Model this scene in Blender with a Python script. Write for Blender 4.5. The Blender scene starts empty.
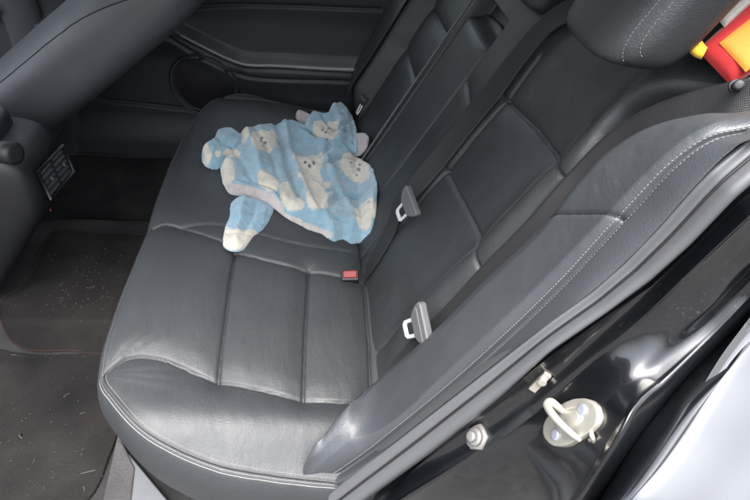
import bpy, math, random
import numpy as np
random.seed(4); rng=np.random.default_rng(4)
R=math.radians
scn=bpy.context.scene; COL=scn.collection
nA=np.array
# ------------------------------------------------------------------ camera frame (car axes: x to the tail, y across the car, z up)
F=524.
_Y=nA([-60,500,-F]);_D=nA([-75,-549,-F])
_Y=_Y/np.linalg.norm(_Y);_Z=-_D/np.linalg.norm(_D);_Z=_Z-_Y*(_Z@_Y);_Z/=np.linalg.norm(_Z);_X=np.cross(_Y,_Z)
MW=nA([_X,_Y,_Z]); CAM=nA([.355,-.45,1.15])
def onplane(px,py,n,d):
    r=MW@nA([px-375,250-py,-F])/F; n=nA(n,float); return CAM+(d-n@CAM)/(n@r)*r
def onY(px,py,y): return onplane(px,py,(0,1,0),y)
def onZ(px,py,z): return onplane(px,py,(0,0,1),z)
def onX(px,py,x): return onplane(px,py,(1,0,0),x)
CT=.335
def onC(px,py,h=0): return onplane(px,py,(.16,0,1),CT+h)
BA=R(26); B0=nA([.505,0,.254]); BU=nA([math.sin(BA),0,math.cos(BA)]); BN=nA([-math.cos(BA),0,math.sin(BA)])
def onB(px,py,h=0):
    P=onplane(px,py,BN,BN@B0+h); return nA([P[1],(P-B0)@BU])
def bk(y,v,h=0): return B0+nA([0,y,0])+BU*v+BN*h
# ------------------------------------------------------------------ numeric helpers
def sm(e0,e1,x):
    t=np.clip((x-e0)/(e1-e0),0,1); return t*t*(3-2*t)
def vnoise(x,y,seed=0):
    xi=np.floor(x).astype(np.int64); yi=np.floor(y).astype(np.int64); fx=x-xi; fy=y-yi
    fx=fx*fx*(3-2*fx); fy=fy*fy*(3-2*fy)
    def h(a,b):
        n=(a*374761393+b*668265263+seed*2147483647)&0xffffffff; n=((n^(n>>13))*1274126177)&0xffffffff
        return ((n^(n>>16))&0xffff)/65535.
    return (h(xi,yi)*(1-fx)+h(xi+1,yi)*fx)*(1-fy)+(h(xi,yi+1)*(1-fx)+h(xi+1,yi+1)*fx)*fy
def fbm(x,y,seed=0,o=4):
    s=0;a=.5
    for k in range(o): s=s+a*(vnoise(x*2**k+k*7.3,y*2**k-k*3.1,seed+k)-.5); a*=.5
    return s
def dpoly(X,Y,P):
    P=nA(P,float); d=np.full(np.shape(X),1e9)
    for a,b in zip(P[:-1],P[1:]):
        ab=b-a; t=np.clip(((X-a[0])*ab[0]+(Y-a[1])*ab[1])/(ab@ab+1e-12),0,1)
        d=np.minimum(d,np.hypot(X-a[0]-t*ab[0],Y-a[1]-t*ab[1]))
    return d
def inside(X,Y,P):
    P=nA(P,float); c=np.zeros(np.shape(X),bool); Q=np.roll(P,1,0)
    for a,b in zip(P,Q):
        k=((a[1]>Y)!=(b[1]>Y)); xx=(b[0]-a[0])*(Y-a[1])/(b[1]-a[1]+1e-15)+a[0]; c^=k&(X<xx)
    return c
def cat(P,n,closed=False):
    """catmull-rom through P by index, n samples"""
    P=nA(P,float)
    if closed: Q=np.vstack([P[-1:],P,P[:2]]); L=len(P)
    else: Q=np.vstack([2*P[0]-P[1],P,2*P[-1]-P[-2]]); L=len(P)-1
    u=np.linspace(0,L,n,endpoint=not closed); i=np.clip(u.astype(int),0,L-1); t=(u-i)[:,None]
    a,b,c,d=Q[i],Q[i+1],Q[i+2],Q[i+3]
    return .5*((2*b)+(-a+c)*t+(2*a-5*b+4*c-d)*t*t+(-a+3*b-3*c+d)*t**3)
def arc(P,n):
    """resample evenly by length"""
    P=nA(P,float); s=np.r_[0,np.cumsum(np.linalg.norm(np.diff(P,axis=0),axis=1))]
    u=np.linspace(0,s[-1],n); return np.stack([np.interp(u,s,P[:,k]) for k in range(P.shape[1])],1)
def spl(P,n): return arc(cat(P,len(P)*24),n)
def coons(c0,c1,d0,d1):
    nu,nv=len(c0),len(d0); u=np.linspace(0,1,nu)[:,None,None]; v=np.linspace(0,1,nv)[None,:,None]
    c0=c0[:,None];c1=c1[:,None];d0=d0[None];d1=d1[None]
    return (1-v)*c0+v*c1+(1-u)*d0+u*d1-((1-u)*(1-v)*c0[:1]+u*(1-v)*c0[-1:]+(1-u)*v*c1[:1]+u*v*c1[-1:])
# ------------------------------------------------------------------ mesh helpers
class MB:
    def __init__(s): s.v=[];s.f=[];s.n=0;s.c=[]
    def add(s,V,Fc,col=None):
        V=nA(V,float).reshape(-1,3); s.v.append(V); s.f+= [tuple(int(i)+s.n for i in f) for f in Fc]; s.n+=len(V)
        if col is not None: s.c.append(col)
    def grid(s,A,cu=False,cv=False,flip=False,col=None):
        nu,nv=A.shape[:2]; I=np.arange(nu*nv).reshape(nu,nv)
        if cu: I=np.vstack([I,I[:1]])
        if cv: I=np.hstack([I,I[:,:1]])
        q=np.stack([I[:-1,:-1],I[1:,:-1],I[1:,1:],I[:-1,1:]],-1).reshape(-1,4)
        if flip: q=q[:,::-1]
        s.add(A.reshape(-1,3),q.tolist(),col)
    def tube(s,P,r,k=8,closed=False):
        P=nA(P,float); n=len(P); r=np.broadcast_to(r,(n,))
        if closed: T=np.roll(P,-1,0)-np.roll(P,1,0)
        else: T=np.gradient(P,axis=0)
        T/=np.linalg.norm(T,axis=1)[:,None]+1e-12
        up=nA([0,0,1.]) if abs(T[:,2]).max()<.95 else nA([.31,.9,.29])
        S=np.cross(T,up); S/=np.linalg.norm(S,axis=1)[:,None]+1e-12; U=np.cross(S,T)
        a=np.arange(k)*2*math.pi/k
        A=P[:,None]+r[:,None,None]*(np.cos(a)[None,:,None]*S[:,None]+np.sin(a)[None,:,None]*U[:,None])
        b=s.n; s.grid(A,cu=closed,cv=True)
        if not closed: s.f.append(tuple(b+i for i in range(k))[::-1]); s.f.append(tuple(b+(n-1)*k+i for i in range(k)))
    def box(s,c,sz,M=None,bev=0):
        c=nA(c,float); h=nA(sz,float)/2
        V=nA([[x,y,z] for x in(-1,1) for y in(-1,1) for z in(-1,1)],float)*h
        if M is not None: V=V@nA(M).T
        s.add(V+c,[(0,1,3,2),(4,6,7,5),(0,4,5,1),(2,3,7,6),(0,2,6,4),(1,5,7,3)])
    def cyl(s,c,ax,r,h,k=24,r2=None):
        """solid disc/cylinder from c along ax"""
        c=nA(c,float); ax=nA(ax,float); ax/=np.linalg.norm(ax); t=nA([0,0,1.]) if abs(ax[2])<.9 else nA([1.,0,0])
        a=np.cross(ax,t); a/=np.linalg.norm(a); b=np.cross(ax,a); r2=r if r2 is None else r2
        th=np.arange(k)*2*math.pi/k; ring=np.cos(th)[:,None]*a+np.sin(th)[:,None]*b
        e=min(r,h)*.15
        prof=[(r,0),(r,h-e) if h>0 else (r,0),(r2-e*.6,h-e*.2),(max(r2-e*1.4,0),h)]
        A=nA([c+ax*z+ring*q for q,z in prof]); b0=s.n; s.grid(A,cv=True,flip=True)
        s.f.append(tuple(b0+i for i in range(k))); s.f.append(tuple(b0+3*k+i for i in range(k))[::-1])
    def build(s,name,mat,parent=None,smooth=True,bevel=0,loc=None,fixn=False):
        me=bpy.data.meshes.new(name); V=np.vstack(s.v)
        if loc is not None: V=V-nA(loc)
        me.from_pydata(V.tolist(),[],s.f); me.validate(); me.update()
        if fixn:
            import bmesh; b=bmesh.new(); b.from_mesh(me); bmesh.ops.recalc_face_normals(b,faces=b.faces); b.to_mesh(me); b.free()
        if s.c:
            at=me.color_attributes.new('tint','FLOAT_COLOR','POINT'); C=np.vstack(s.c); C=np.c_[C,np.ones(len(C))]
            at.data.foreach_set('color',C.astype(np.float32).ravel())
        me.polygons.foreach_set('use_smooth',[smooth]*len(me.polygons))
        o=bpy.data.objects.new(name,me); COL.objects.link(o)
        if loc is not None: o.location=loc
        if mat: me.materials.append(mat)
        if parent: o.parent=parent
        if bevel:
            m=o.modifiers.new('bevel','BEVEL'); m.width=bevel; m.segments=3; m.limit_method='ANGLE'; m.angle_limit=R(40)
        return o
def thing(name,label,cat_,group=None):
    o=bpy.data.objects.new(name,None); COL.objects.link(o); o.empty_display_size=.05
    return tag(o,label,cat_,group)
def tag(o,label=None,cat_=None,group=None,kind=None):
    if label:o['label']=label
    if cat_:o['category']=cat_
    if group:o['group']=group
    if kind:o['kind']=kind
    return o
def stitches(mb,P,Nn,pitch=.0062,ln=None,r=.00055,lift=.0004):
    P=nA(P,float); s=np.r_[0,np.cumsum(np.linalg.norm(np.diff(P,axis=0),axis=1))]; n=int(s[-1]/pitch); ln=ln or pitch*.68
    if np.ndim(Nn)==1: Nn=np.broadcast_to(Nn,P.shape)
    f=lambda u,A: nA([np.interp(u,s,A[:,k]) for k in range(3)])
    for i in range(n):
        u=i*pitch; a,b=f(u,P),f(u+ln,P); nn=f(u,Nn)*lift; m=(a+b)/2+nn*1.6
        mb.tube([a-nn,m-(b-a)*.25,m+(b-a)*.25,b-nn],[r*.5,r,r,r*.5],5)
# ------------------------------------------------------------------ materials
def mat(name,base,rough=.5,metal=0,coat=0,spec=.5,sheen=0):
    m=bpy.data.materials.new(name); m.use_nodes=True; b=m.node_tree.nodes['Principled BSDF']
    b.inputs['Base Color'].default_value=(*base,1); b.inputs['Roughness'].default_value=rough; b.inputs['Metallic'].default_value=metal
    b.inputs['Coat Weight'].default_value=coat; b.inputs['Coat Roughness'].default_value=.04; b.inputs['Specular IOR Level'].default_value=spec
    b.inputs['Sheen Weight'].default_value=sheen; b.inputs['Sheen Roughness'].default_value=.5
    return m
def N(m,t,**k):
    n=m.node_tree.nodes.new(t)
    for a,b in k.items():
        if a in n.inputs: n.inputs[a].default_value=b
        else: setattr(n,a,b)
    return n
def lk(m,a,b): m.node_tree.links.new(a,b)
def coords(m,scale=(1,1,1)):
    t=N(m,'ShaderNodeTexCoord'); mp=N(m,'ShaderNodeMapping'); mp.inputs['Scale'].default_value=scale; lk(m,t.outputs['Object'],mp.inputs[0]); return mp.outputs[0]
def bump(m,layers,prev=None):
    b=m.node_tree.nodes['Principled BSDF']; last=prev
    for h,strength,dist in layers:
        n=N(m,'ShaderNodeBump'); n.inputs['Strength'].default_value=strength; n.inputs['Distance'].default_value=dist
        lk(m,h,n.inputs['Height'])
        if last: lk(m,last,n.inputs['Normal'])
        last=n.outputs[0]
    lk(m,last,b.inputs['Normal']); return last
def noise(m,co,scale,detail=4,rough=.55,dist=0):
    n=N(m,'ShaderNodeTexNoise'); n.inputs['Scale'].default_value=scale; n.inputs['Detail'].default_value=detail; n.inputs['Roughness'].default_value=rough; n.inputs['Distortion'].default_value=dist; lk(m,co,n.inputs['Vector']); return n.outputs['Fac']
def voro(m,co,scale,feature='F1'):
    n=N(m,'ShaderNodeTexVoronoi'); n.feature=feature; n.inputs['Scale'].default_value=scale; lk(m,co,n.inputs['Vector']); return n.outputs['Distance']
def ramp(m,f,stops):
    r=N(m,'ShaderNodeValToRGB'); e=r.color_ramp.elements
    while len(e)>1: e.remove(e[-1])
    e[0].position=stops[0][0]; e[0].color=(*stops[0][1],1)
    for p,c in stops[1:]:
        x=e.new(p); x.color=(*c,1)
    lk(m,f,r.inputs[0]); return r.outputs[0]
def rng_(m,f,a,b,c,d):
    r=N(m,'ShaderNodeMapRange'); 
    for i,v in enumerate((a,b,c,d)): r.inputs[i+1].default_value=v
    lk(m,f,r.inputs[0]); return r.outputs[0]
def BS(m): return m.node_tree.nodes['Principled BSDF']

def leather(name,base,rough=.42,grain=1,wr=1,perf=False):
    m=mat(name,base,rough,spec=.55); co=coords(m)
    n1=noise(m,co,14,4,.6,.4); n0=noise(m,co,3.2,3,.5)
    col=ramp(m,n0,[(.3,tuple(c*.88 for c in base)),(.7,tuple(c*1.14 for c in base))]); lk(m,col,BS(m).inputs['Base Color'])
    lk(m,rng_(m,n1,.3,.7,rough-.05,rough+.09),BS(m).inputs['Roughness'])
    v=voro(m,co,620,'F1'); w=noise(m,coords(m,(1,.35,1)),46,5,.62,1.2); w2=noise(m,coords(m,(.5,1,1)),90,3,.6,.8)
    ln=noise(m,coords(m,(.16,1,.5)),330,3,.6,.5)
    L=[(ln,.22*grain,.0009),(w,.17*wr,.005),(w2,.05*wr,.002),(v,.4*grain,.0006)]
    if perf: L.append((voro(m,co,330),.35,.0008))
    bump(m,L); return m
M={}
M['leather']=leather('seat_leather',(.024,.0265,.029),.52)
M['leather_back']=leather('backrest_leather',(.024,.0262,.0285),.44,wr=.8)
M['leather_bolster']=leather('bolster_leather',(.040,.044,.049),.47,grain=1.0,wr=.2)
M['leather_front']=leather('front_seat_vinyl',(.06,.064,.070),.45,wr=.2)
BS(M['leather']).inputs['Specular IOR Level'].default_value=.55
M['seam']=mat('seam_thread_dark',(.012,.013,.015),.7)
M['piping']=mat('piping',(.05,.05,.052),.5)
M['thread']=mat('thread',(.20,.19,.18),.75)
def plastic(name,base,rough=.5,sc=500,st=.25):
    m=mat(name,base,rough); co=coords(m); n=noise(m,co,sc,2); n2=noise(m,co,9,4,.6)
    lk(m,rng_(m,n2,.3,.7,rough-.08,rough+.1),BS(m).inputs['Roughness']); bump(m,[(n,st,.0006)]); return m
M['plastic']=plastic('black_plastic',(.012,.0125,.014),.5)
M['door']=plastic('door_trim',(.027,.029,.034),.55,350,.4)
M['doorsoft']=plastic('door_soft_trim',(.038,.041,.047),.5,350,.4)
M['console']=plastic('console_plastic',(.009,.0095,.011),.48)
M['capgrey']=plastic('console_cap',(.018,.02,.023),.4)
M['rubber']=plastic('rubber_seal',(.075,.077,.082),.30,900,.12)
M['scuff']=plastic('sill_plastic',(.075,.078,.086),.5)
M['greyplastic']=plastic('grey_plastic',(.085,.085,.09),.45)
M['red']=mat('red_button',(.17,.003,.003),.5)
M['white']=mat('white_print',(.7,.68,.65),.5)
def metal(name,base,rough,sc=60):
    m=mat(name,base,rough,1); co=coords(m); n=noise(m,co,sc,5,.7)
    lk(m,rng_(m,n,.3,.7,rough-.1,rough+.15),BS(m).inputs['Roughness']); bump(m,[(n,.15,.0005)]); return m
M['steel']=mat('bright_steel',(.62,.62,.62),.28,.35)
M['zinc']=metal('zinc_plate',(.44,.42,.37),.38); BS(M['zinc']).inputs['Metallic'].default_value=.6; 
M['zinc2']=metal('dirty_zinc',(.18,.176,.17),.5); BS(M['zinc2']).inputs['Metallic'].default_value=.4
def webbing():
    m=mat('belt_webbing',(.008,.008,.009),.5,sheen=.03); t=N(m,'ShaderNodeUVMap') ; co=coords(m)
    a=N(m,'ShaderNodeAttribute',attribute_name='tint'); sp=N(m,'ShaderNodeSeparateXYZ'); lk(m,a.outputs['Vector'],sp.inputs[0])
    w=N(m,'ShaderNodeMath',operation='SINE'); ml=N(m,'ShaderNodeMath',operation='MULTIPLY'); ml.inputs[1].default_value=2600; lk(m,sp.outputs[0],ml.inputs[0]); lk(m,ml.outputs[0],w.inputs[0])
    w2=N(m,'ShaderNodeMath',operation='SINE'); ml2=N(m,'ShaderNodeMath',operation='MULTIPLY'); ml2.inputs[1].default_value=3600; lk(m,sp.outputs[1],ml2.inputs[0]); lk(m,ml2.outputs[0],w2.inputs[0])
    ad=N(m,'ShaderNodeMath',operation='ADD'); lk(m,w.outputs[0],ad.inputs[0]); lk(m,w2.outputs[0],ad.inputs[1])
    bump(m,[(ad.outputs[0],.2,.0005),(noise(m,co,120,4),.1,.001)]); return m
M['web']=webbing()
def paint(name,base):
    m=mat(name,base,.30,0,coat=1,spec=.5); co=coords(m)
    BS(m).inputs['Coat Roughness'].default_value=.035
    d=noise(m,co,260,2,.8); dm=rng_(m,d,.62,.72,0,1)
    n2=noise(m,co,7,6,.65); mx=N(m,'ShaderNodeMath',operation='MULTIPLY'); lk(m,dm,mx.inputs[0]); lk(m,rng_(m,n2,.48,.7,0,.35),mx.inputs[1])
    c=N(m,'ShaderNodeMix',data_type='RGBA'); c.inputs[6].default_value=(*base,1); c.inputs[7].default_value=(.12,.11,.10,1); lk(m,mx.outputs[0],c.inputs[0]); lk(m,c.outputs[2],BS(m).inputs['Base Color'])
    lk(m,rng_(m,n2,.3,.75,.02,.14),BS(m).inputs['Coat Roughness'])
    bump(m,[(noise(m,co,5,2,.4),.05,.01)]); return m
M['paint']=paint('black_car_paint',(.003,.0035,.005))
M['paint_sky_glare']=mat('black_paint_sky_glare',(.12,.123,.13),.10,.3,coat=1)  # black car's panel made pale: bright sky reflection is painted into the colour
def carpet(name,base,sc=900,speck=0):
    m=mat(name,tuple(c*.75 for c in base),.95,spec=.03); base=tuple(c*.75 for c in base); co=coords(m); n=noise(m,co,sc,3,.7); n2=noise(m,co,6,5,.6); n3=noise(m,co,220,3,.7)
    mixf=N(m,'ShaderNodeMath',operation='ADD'); lk(m,n,mixf.inputs[0]); lk(m,n3,mixf.inputs[1])
    c1=ramp(m,mixf.outputs[0],[(.35,tuple(c*.45 for c in base)),(.65,base),(.9,tuple(min(1,c*2.4) for c in base))])
    c2=ramp(m,n2,[(.35,(.65,.65,.65)),(.7,(1.3,1.27,1.22))]); mm=N(m,'ShaderNodeMix',data_type='RGBA',blend_type='MULTIPLY'); mm.inputs[0].default_value=1; lk(m,c1,mm.inputs[6]); lk(m,c2,mm.inputs[7]); lk(m,mm.outputs[2],BS(m).inputs['Base Color'])
    bump(m,[(mixf.outputs[0],.9,.004)]); return m
M['carpet']=carpet('floor_carpet',(.026,.026,.027))
M['mat']=carpet('mat_carpet',(.014,.0132,.013),800)
M['mat2']=carpet('near_mat_carpet',(.0135,.0130,.013),800)
M['sillcarpet']=carpet('sill_carpet',(.05,.048,.05),700)
M['edge']=carpet('mat_binding',(.026,.019,.018),1500)
M['straw']=mat('dry_grass',(.16,.14,.115),.8)
M['headliner']=mat('headliner',(.3,.3,.29),.9)
M['ground']=carpet('concrete_ground',(.06,.059,.057),30)
def glass():
    m=mat('window_glass',(.55,.6,.6),.0); BS(m).inputs['Transmission Weight'].default_value=1; BS(m).inputs['IOR'].default_value=1.02; return m
M['glass']=glass()
def fleece():
    m=mat('fleece',(.5,.7,.8),.95,sheen=.55,spec=.15); co=coords(m)
    a=N(m,'ShaderNodeAttribute',attribute_name='tint'); n=noise(m,co,420,3,.7); nb=noise(m,co,40,4,.6)
    mm=N(m,'ShaderNodeMix',data_type='RGBA',blend_type='MULTIPLY'); mm.inputs[0].default_value=1; lk(m,a.outputs['Color'],mm.inputs[6])
    lk(m,ramp(m,nb,[(.3,(.84,.86,.88)),(.65,(1.06,1.05,1.04))]),mm.inputs[7]); lk(m,mm.outputs[2],BS(m).inputs['Base Color'])
    bump(m,[(nb,.45,.006),(n,.8,.003)]); return m
M['fleece']=fleece()
def cloth(name,c):
    m=mat(name,c,.75,sheen=.2); co=coords(m); bump(m,[(noise(m,co,600,2),.3,.001),(noise(m,co,18,3),.3,.008)]); return m
M['redcloth']=cloth('red_cloth',(.42,.012,.015)); M['yellowcloth']=cloth('yellow_cloth',(.62,.22,.02)); M['whitecloth']=cloth('pale_cloth',(.36,.34,.31)); M['yellowtag']=cloth('yellow_felt',(.62,.38,.02))

# ================================================================== REAR SEAT
seat=thing('rear_seat','black leather rear bench seat with grooved panels and grey contrast stitching across the cabin','car seat')
near_seam=[onC(*p)[:2] for p in [(103,372),(112,366),(130,358),(150,357),(170,362),(190,371),(215,380),(260,391),(300,400),(345,404),(390,400)]]
seamA=[onC(*p)[:2] for p in [(152,227),(175,226),(222,242),(235,251),(270,262),(340,277),(366,282)]]
seamB=[onC(*p)[:2] for p in [(182,227),(200,225),(222,226),(255,234),(300,245),(350,252)]]
outer=[onC(*p,-.012)[:2] for p in [(103,374),(106,387),(115,401),(140,430),(170,448),(220,465),(270,473),(312,478)]]+[nA([.45,-.075]),nA([.53,-.072])]
ns,sa,sb,ou=[spl(a,90) for a in (near_seam,seamA,seamB,outer)]
g1=[(.196,.095),(.194,.20),(.191,.32),(.191,.434)]; g2=[(.350,.068),(.351,.2),(.354,.3),(.357,.404)]; g3=[(.478,.07),(.484,.2),(.486,.39),(.482,.60)]
mir=lambda L:[(a,1.235-b) for a,b in L]
grooves=[(ns,.0065,.011),(sa,.006,.008),(sb,.003,.006),(nA(g1),.0065,.010),(nA(g2),.0065,.010),(nA(g3),.008,.012),
         (mir(ns),.003,.008),(mir(g2),.004,.007),(mir(g3),.008,.012)]
def topz(X,Y):
    z=CT-.16*X
    dmin=np.full(np.shape(X),1e9)
    for P,a,b in grooves:
        d=dpoly(X,Y,P); dmin=np.minimum(dmin,d)
        z=z-a*np.exp(-(d/.0022)**1.3)-b*(.55*np.exp(-(d/.027)**2)+.45*np.exp(-d/.011))
    z=z+.009
    # puff of the side roll and slight crown of the seat
    z=z+.012*np.exp(-((Y-.02)/.05)**2)*sm(0,.12,X)-.030*sm(.05,-.085,Y)**2
    z=z+.016*np.exp(-((Y-.62)/.07)**2)*sm(.02,.2,X)*0+.012*np.exp(-((Y-1.03)/.10)**2)*sm(-.02,.1,X)*sm(.5,.2,X)
    z=z-.05*sm(.505,.56,X)
    z=z-.016*sm(.045,-.012,X)**2-.03*sm(1.13,1.2,Y)**2
    cr=fbm(X*10,Y*6,3)*.0038+fbm(X*46+Y*9,Y*16,9)*.0011
    cr=cr+.0016*np.abs(fbm(X*30-Y*20,Y*40+X*22,17))*sm(.035,.0,np.minimum(dmin,.05))
    # pull wrinkles fanning from the front near corner
    th=np.arctan2(Y-.09,X+.005); rr=np.hypot(X,Y-.09)
    cr=cr+0.0003*np.sin(th*22+2*np.sin(th*7))*np.exp(-((rr-.09)/.05)**2)
    return z+cr
front=spl([ou[0],nA([-.003,.16]),nA([-.006,.26]),nA([-.002,.36]),nA([.003,.475]),nA([.0,.66]),nA([.005,.80]),nA([.022,.93]),nA([.055,1.05]),nA([.10,1.12]),nA([.16,1.16])],460)
rear=spl([ou[-1],nA([.555,.2]),nA([.555,.6]),nA([.555,1.0]),nA([.53,1.2])],460)
nearc=spl(ou,300); farc=spl([front[-1],nA([.3,1.19]),rear[-1]],300)
G=coons(nearc,farc,front,rear)
X,Y=G[...,0],G[...,1]; T=np.dstack([X,Y,topz(X,Y)])
mb=MB(); mb.grid(T,flip=False)
# boxing round the near, front and far edges
loop=np.vstack([T[::-1,0],T[0,1:-1],T[:,-1]])
t2=np.gradient(loop[:,:2],axis=0)
for _ in range(14): t2=np.vstack([t2[:1],(t2[:-2]+2*t2[1:-1]+t2[2:])/4,t2[-1:]])
t2/=np.linalg.norm(t2,axis=1)[:,None]; n2=np.c_[t2[:,1],-t2[:,0]]
if n2[100]@nA([0,-1])<0: n2=-n2
prof=[(0,0),(.0008,-.0025),(.003,-.003),(.0075,-.006),(.013,-.014),(.019,-.032),(.022,-.060),(.020,-.095),(.013,-.130),(.0,-.160),(-.022,-.185),(-.055,-.205),(-.10,-.225)]
prof=cat(prof,40)
rows=[]
i=np.arange(len(loop)); wob=fbm(i/60.,i*0+.3,21)*.006
for k,(o_,z_) in enumerate(prof):
    P=loop.copy(); P[:,:2]+=n2*(o_+wob*min(1,k/12))[:,None] if np.ndim(o_+wob) else 0
    P[:,2]+=z_*1.22; rows.append(P)
mb.grid(nA(rows),flip=True)
cush=mb.build('seat_cushion',M['leather'],seat,fixn=True)
for P_ in (ns[2:],sa[4:],nA(g1),nA(g2),nA(g3)):
    q=arc(nA(P_),60); z_=topz(q[:,0],q[:,1])+.0003; t_=MB(); t_.tube(np.c_[q,z_],.0011,6); t_.build('seam_thread',M['seam'],cush)
def lift(P2,dz=.001): P2=nA(P2); return np.c_[P2,topz(P2[:,0],P2[:,1])+dz]
pp=MB(); pp.tube(loop[:,:]+nA([0,0,.0003]),.0013,6)
pp.tube(lift(ns[1:42],.0016),np.r_[np.full(26,.0012),np.linspace(.0012,.0003,15)],6)
pp.tube(lift(sa,.0018),.0012,6); pp.tube(lift(sb,.0014),.0013,6)
pp.build('piping',M['piping'],cush)
edge=T[:,0]
def off(d):
    tt=np.gradient(nearc,axis=0); tt/=np.linalg.norm(tt,axis=1)[:,None]; nn=np.c_[-tt[:,1],tt[:,0]]
    return nearc+nn*d
L0=len(T)
def stitch_row(P,nn,par,pitch=.0062,r=.00055):
    q=MB(); stitches(q,P,nn,pitch=pitch,r=r); return tag(q.build('stitching',M['thread'],par))
stitch_row(lift(off(.0050)[4:240],.0005),nA([0,0,1.]),cush,.0042,.00042)
def lowrow(k,dz=.0002): return rows[k][:L0][::-1][2:250]+nA([0,-.0004,dz])
stitch_row(lowrow(7),nA([0,-1.,.3]),cush,.0042,.00042)
for k in (4,):
    q=MB(); q.tube(lowrow(k),.0011,6); q.build('seam_thread',M['seam'],cush)
q=MB(); q.tube(lowrow(10),.0007,6); q.build('seam_thread',M['thread'],cush)
# ---- backrests
def backpanel(name,outl,hf,res,rim=.05,mt='leather_back',par=seat):
    """outl: four curves near, far, bottom, top in (y,v)"""
    nr,fr,bt,tp=outl; G=coons(spl(nr,res[0]),spl(fr,res[0]),spl(bt,res[1]),spl(tp,res[1]))
    Yy,V=G[...,0],G[...,1]; H=hf(Yy,V)
    P=B0+np.dstack([Yy*0,Yy,Yy*0])+BU*V[...,None]+BN*H[...,None]
    b=MB(); b.grid(P)
    lp=np.vstack([P[::-1,0],P[0,1:-1],P[:,-1],P[-1,1:-1][::-1]]); l2=np.vstack([G[::-1,0],G[0,1:-1],G[:,-1],G[-1,1:-1][::-1]])
    tt=np.roll(l2,-1,0)-np.roll(l2,1,0)
    for _ in range(8): tt=(np.roll(tt,1,0)+2*tt+np.roll(tt,-1,0))/4
    tt/=np.linalg.norm(tt,axis=1)[:,None]+1e-9; nn=np.c_[tt[:,1],-tt[:,0]]; c=l2.mean(0)
    if ((l2-c)*nn).sum()<0: nn=-nn
    rr=[]
    for a in np.linspace(0,math.pi/2,9): rr.append(lp+(BU*nn[:,1:2]+nA([0,1,0])*nn[:,0:1])*math.sin(a)*rim*.45-BN*(1-math.cos(a))*rim)
    rr.append(rr[-1]-BN*.05)
    b.grid(nA(rr),cv=True); return b.build(name,M[mt],par,fixn=True),P,G
bnear=[(.118,-.04),(.120,.10),(.122,.30),(.130,.45),(.147,.558),(.162,.609),(.163,.655),(.140,.700),(.085,.735),(.01,.757)]
gvA=[(.13,.335),(.20,.348),(.30,.336),(.41,.322),(.47,.318)]
gvB=[(.14,.53),(.20,.533),(.30,.525),(.40,.508),(.47,.50)]
def hnear(Y,V):
    h=.012+.022*np.exp(-((Y-.155)/.035)**2)*sm(.02,.15,V)*sm(.80,.66,V)
    for P,a,b in ((gvA,.006,.006),(gvB,.006,.006)):
        d=dpoly(Y,V,P); h=h-a*np.exp(-(d/.0024)**1.3)-b*np.exp(-d/.022)
    d=dpoly(Y,V,[(.185,-.04),(.180,.2),(.175,.34),(.185,.53),(.19,.60)]); h=h-.004*np.exp(-(d/.003)**1.4)-.0035*np.exp(-d/.018)
    d=dpoly(Y,V,[(.425,-.04),(.43,.3),(.425,.5),(.43,.6)]); h=h-.004*np.exp(-(d/.003)**1.4)-.0035*np.exp(-d/.018)
    h=h-.035*sm(.66,.80,V)**2+.006*np.exp(-((Y-.45)/.02)**2)
    h=h+fbm(Y*9,V*9,5)*.006+fbm(Y*40,V*24,6)*.0014
    return h
backo,PB,GB=backpanel('backrest',(bnear,[(.47,-.04),(.475,.3),(.475,.6),(.47,.79)],[(.118,-.04),(.3,-.04),(.47,-.04)],[(.01,.757),(.10,.785),(.3,.79),(.47,.79)]),hnear,(300,150))
def hmid(Y,V):
    h=.016+.006*np.exp(-((Y-.53)/.05)**2)
    d=dpoly(Y,V,[(.48,.432),(.54,.44),(.60,.449)]); h=h-.004*np.exp(-(d/.003)**1.4)-.004*np.exp(-d/.012)
    h=h-.035*sm(.62,.72,V)**2+fbm(Y*12,V*8,15)*.004
    h=h-.045*sm(.600,.612,Y)*sm(.592,.578,V)*sm(.812,.800,Y)     # bay the armrest folds into
    return h
backpanel('centre_backrest',([(.480,-.04),(.482,.4),(.482,.73)],[(.835,-.04),(.836,.4),(.836,.73)],[(.480,-.04),(.835,-.04)],[(.482,.73),(.65,.735),(.836,.73)]),hmid,(420,260),rim=.035)
def harm(Y,V):
    h=.010+.012*(1-np.abs((Y-.705)/.1)**4)*sm(.555,.50,V)-.03*sm(.515,.55,V)
    return h+fbm(Y*12,V*8,25)*.003
arm,_,_=backpanel('centre_armrest',([(.618,-.03),(.616,.3),(.622,.545)],[(.806,-.03),(.806,.3),(.800,.545)],[(.618,-.03),(.806,-.03)],[(.622,.545),(.7,.556),(.800,.545)]),harm,(200,90),rim=.02)
def hfar(Y,V):
    h=.010+.055*sm(1.085,1.13,Y)*sm(.0,.12,V)
    for P,a,b in (([(.86,.445),(1.08,.44)],.006,.010),([(.86,.300),(1.08,.306)],.006,.010),([(.865,-.04),(.862,.3),(.865,.6)],.006,.007),([(1.09,-.04),(1.09,.6)],.006,.007)):
        d=dpoly(Y,V,P); h=h-a*np.exp(-(d/.003)**1.3)-b*np.exp(-d/.02)
    return h-.035*sm(.62,.74,V)**2+fbm(Y*9,V*9,35)*.005
backpanel('backrest',([(.845,-.04),(.845,.3),(.845,.78)],[(1.25,-.04),(1.25,.3),(1.23,.74)],[(.845,-.04),(1.25,-.04)],[(.845,.78),(1.1,.79),(1.23,.74)]),hfar,(220,150))
# light piping on the far edge of the armrest bay
pi=MB(); vv=np.linspace(0,.70,60); pi.tube(nA([bk(.817+.003*math.sin(v*6),v,.024-.035*float(sm(.60,.72,v))**2) for v in vv]),.0035,8)
pi.build('piping',M['greyplastic'],seat)
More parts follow.
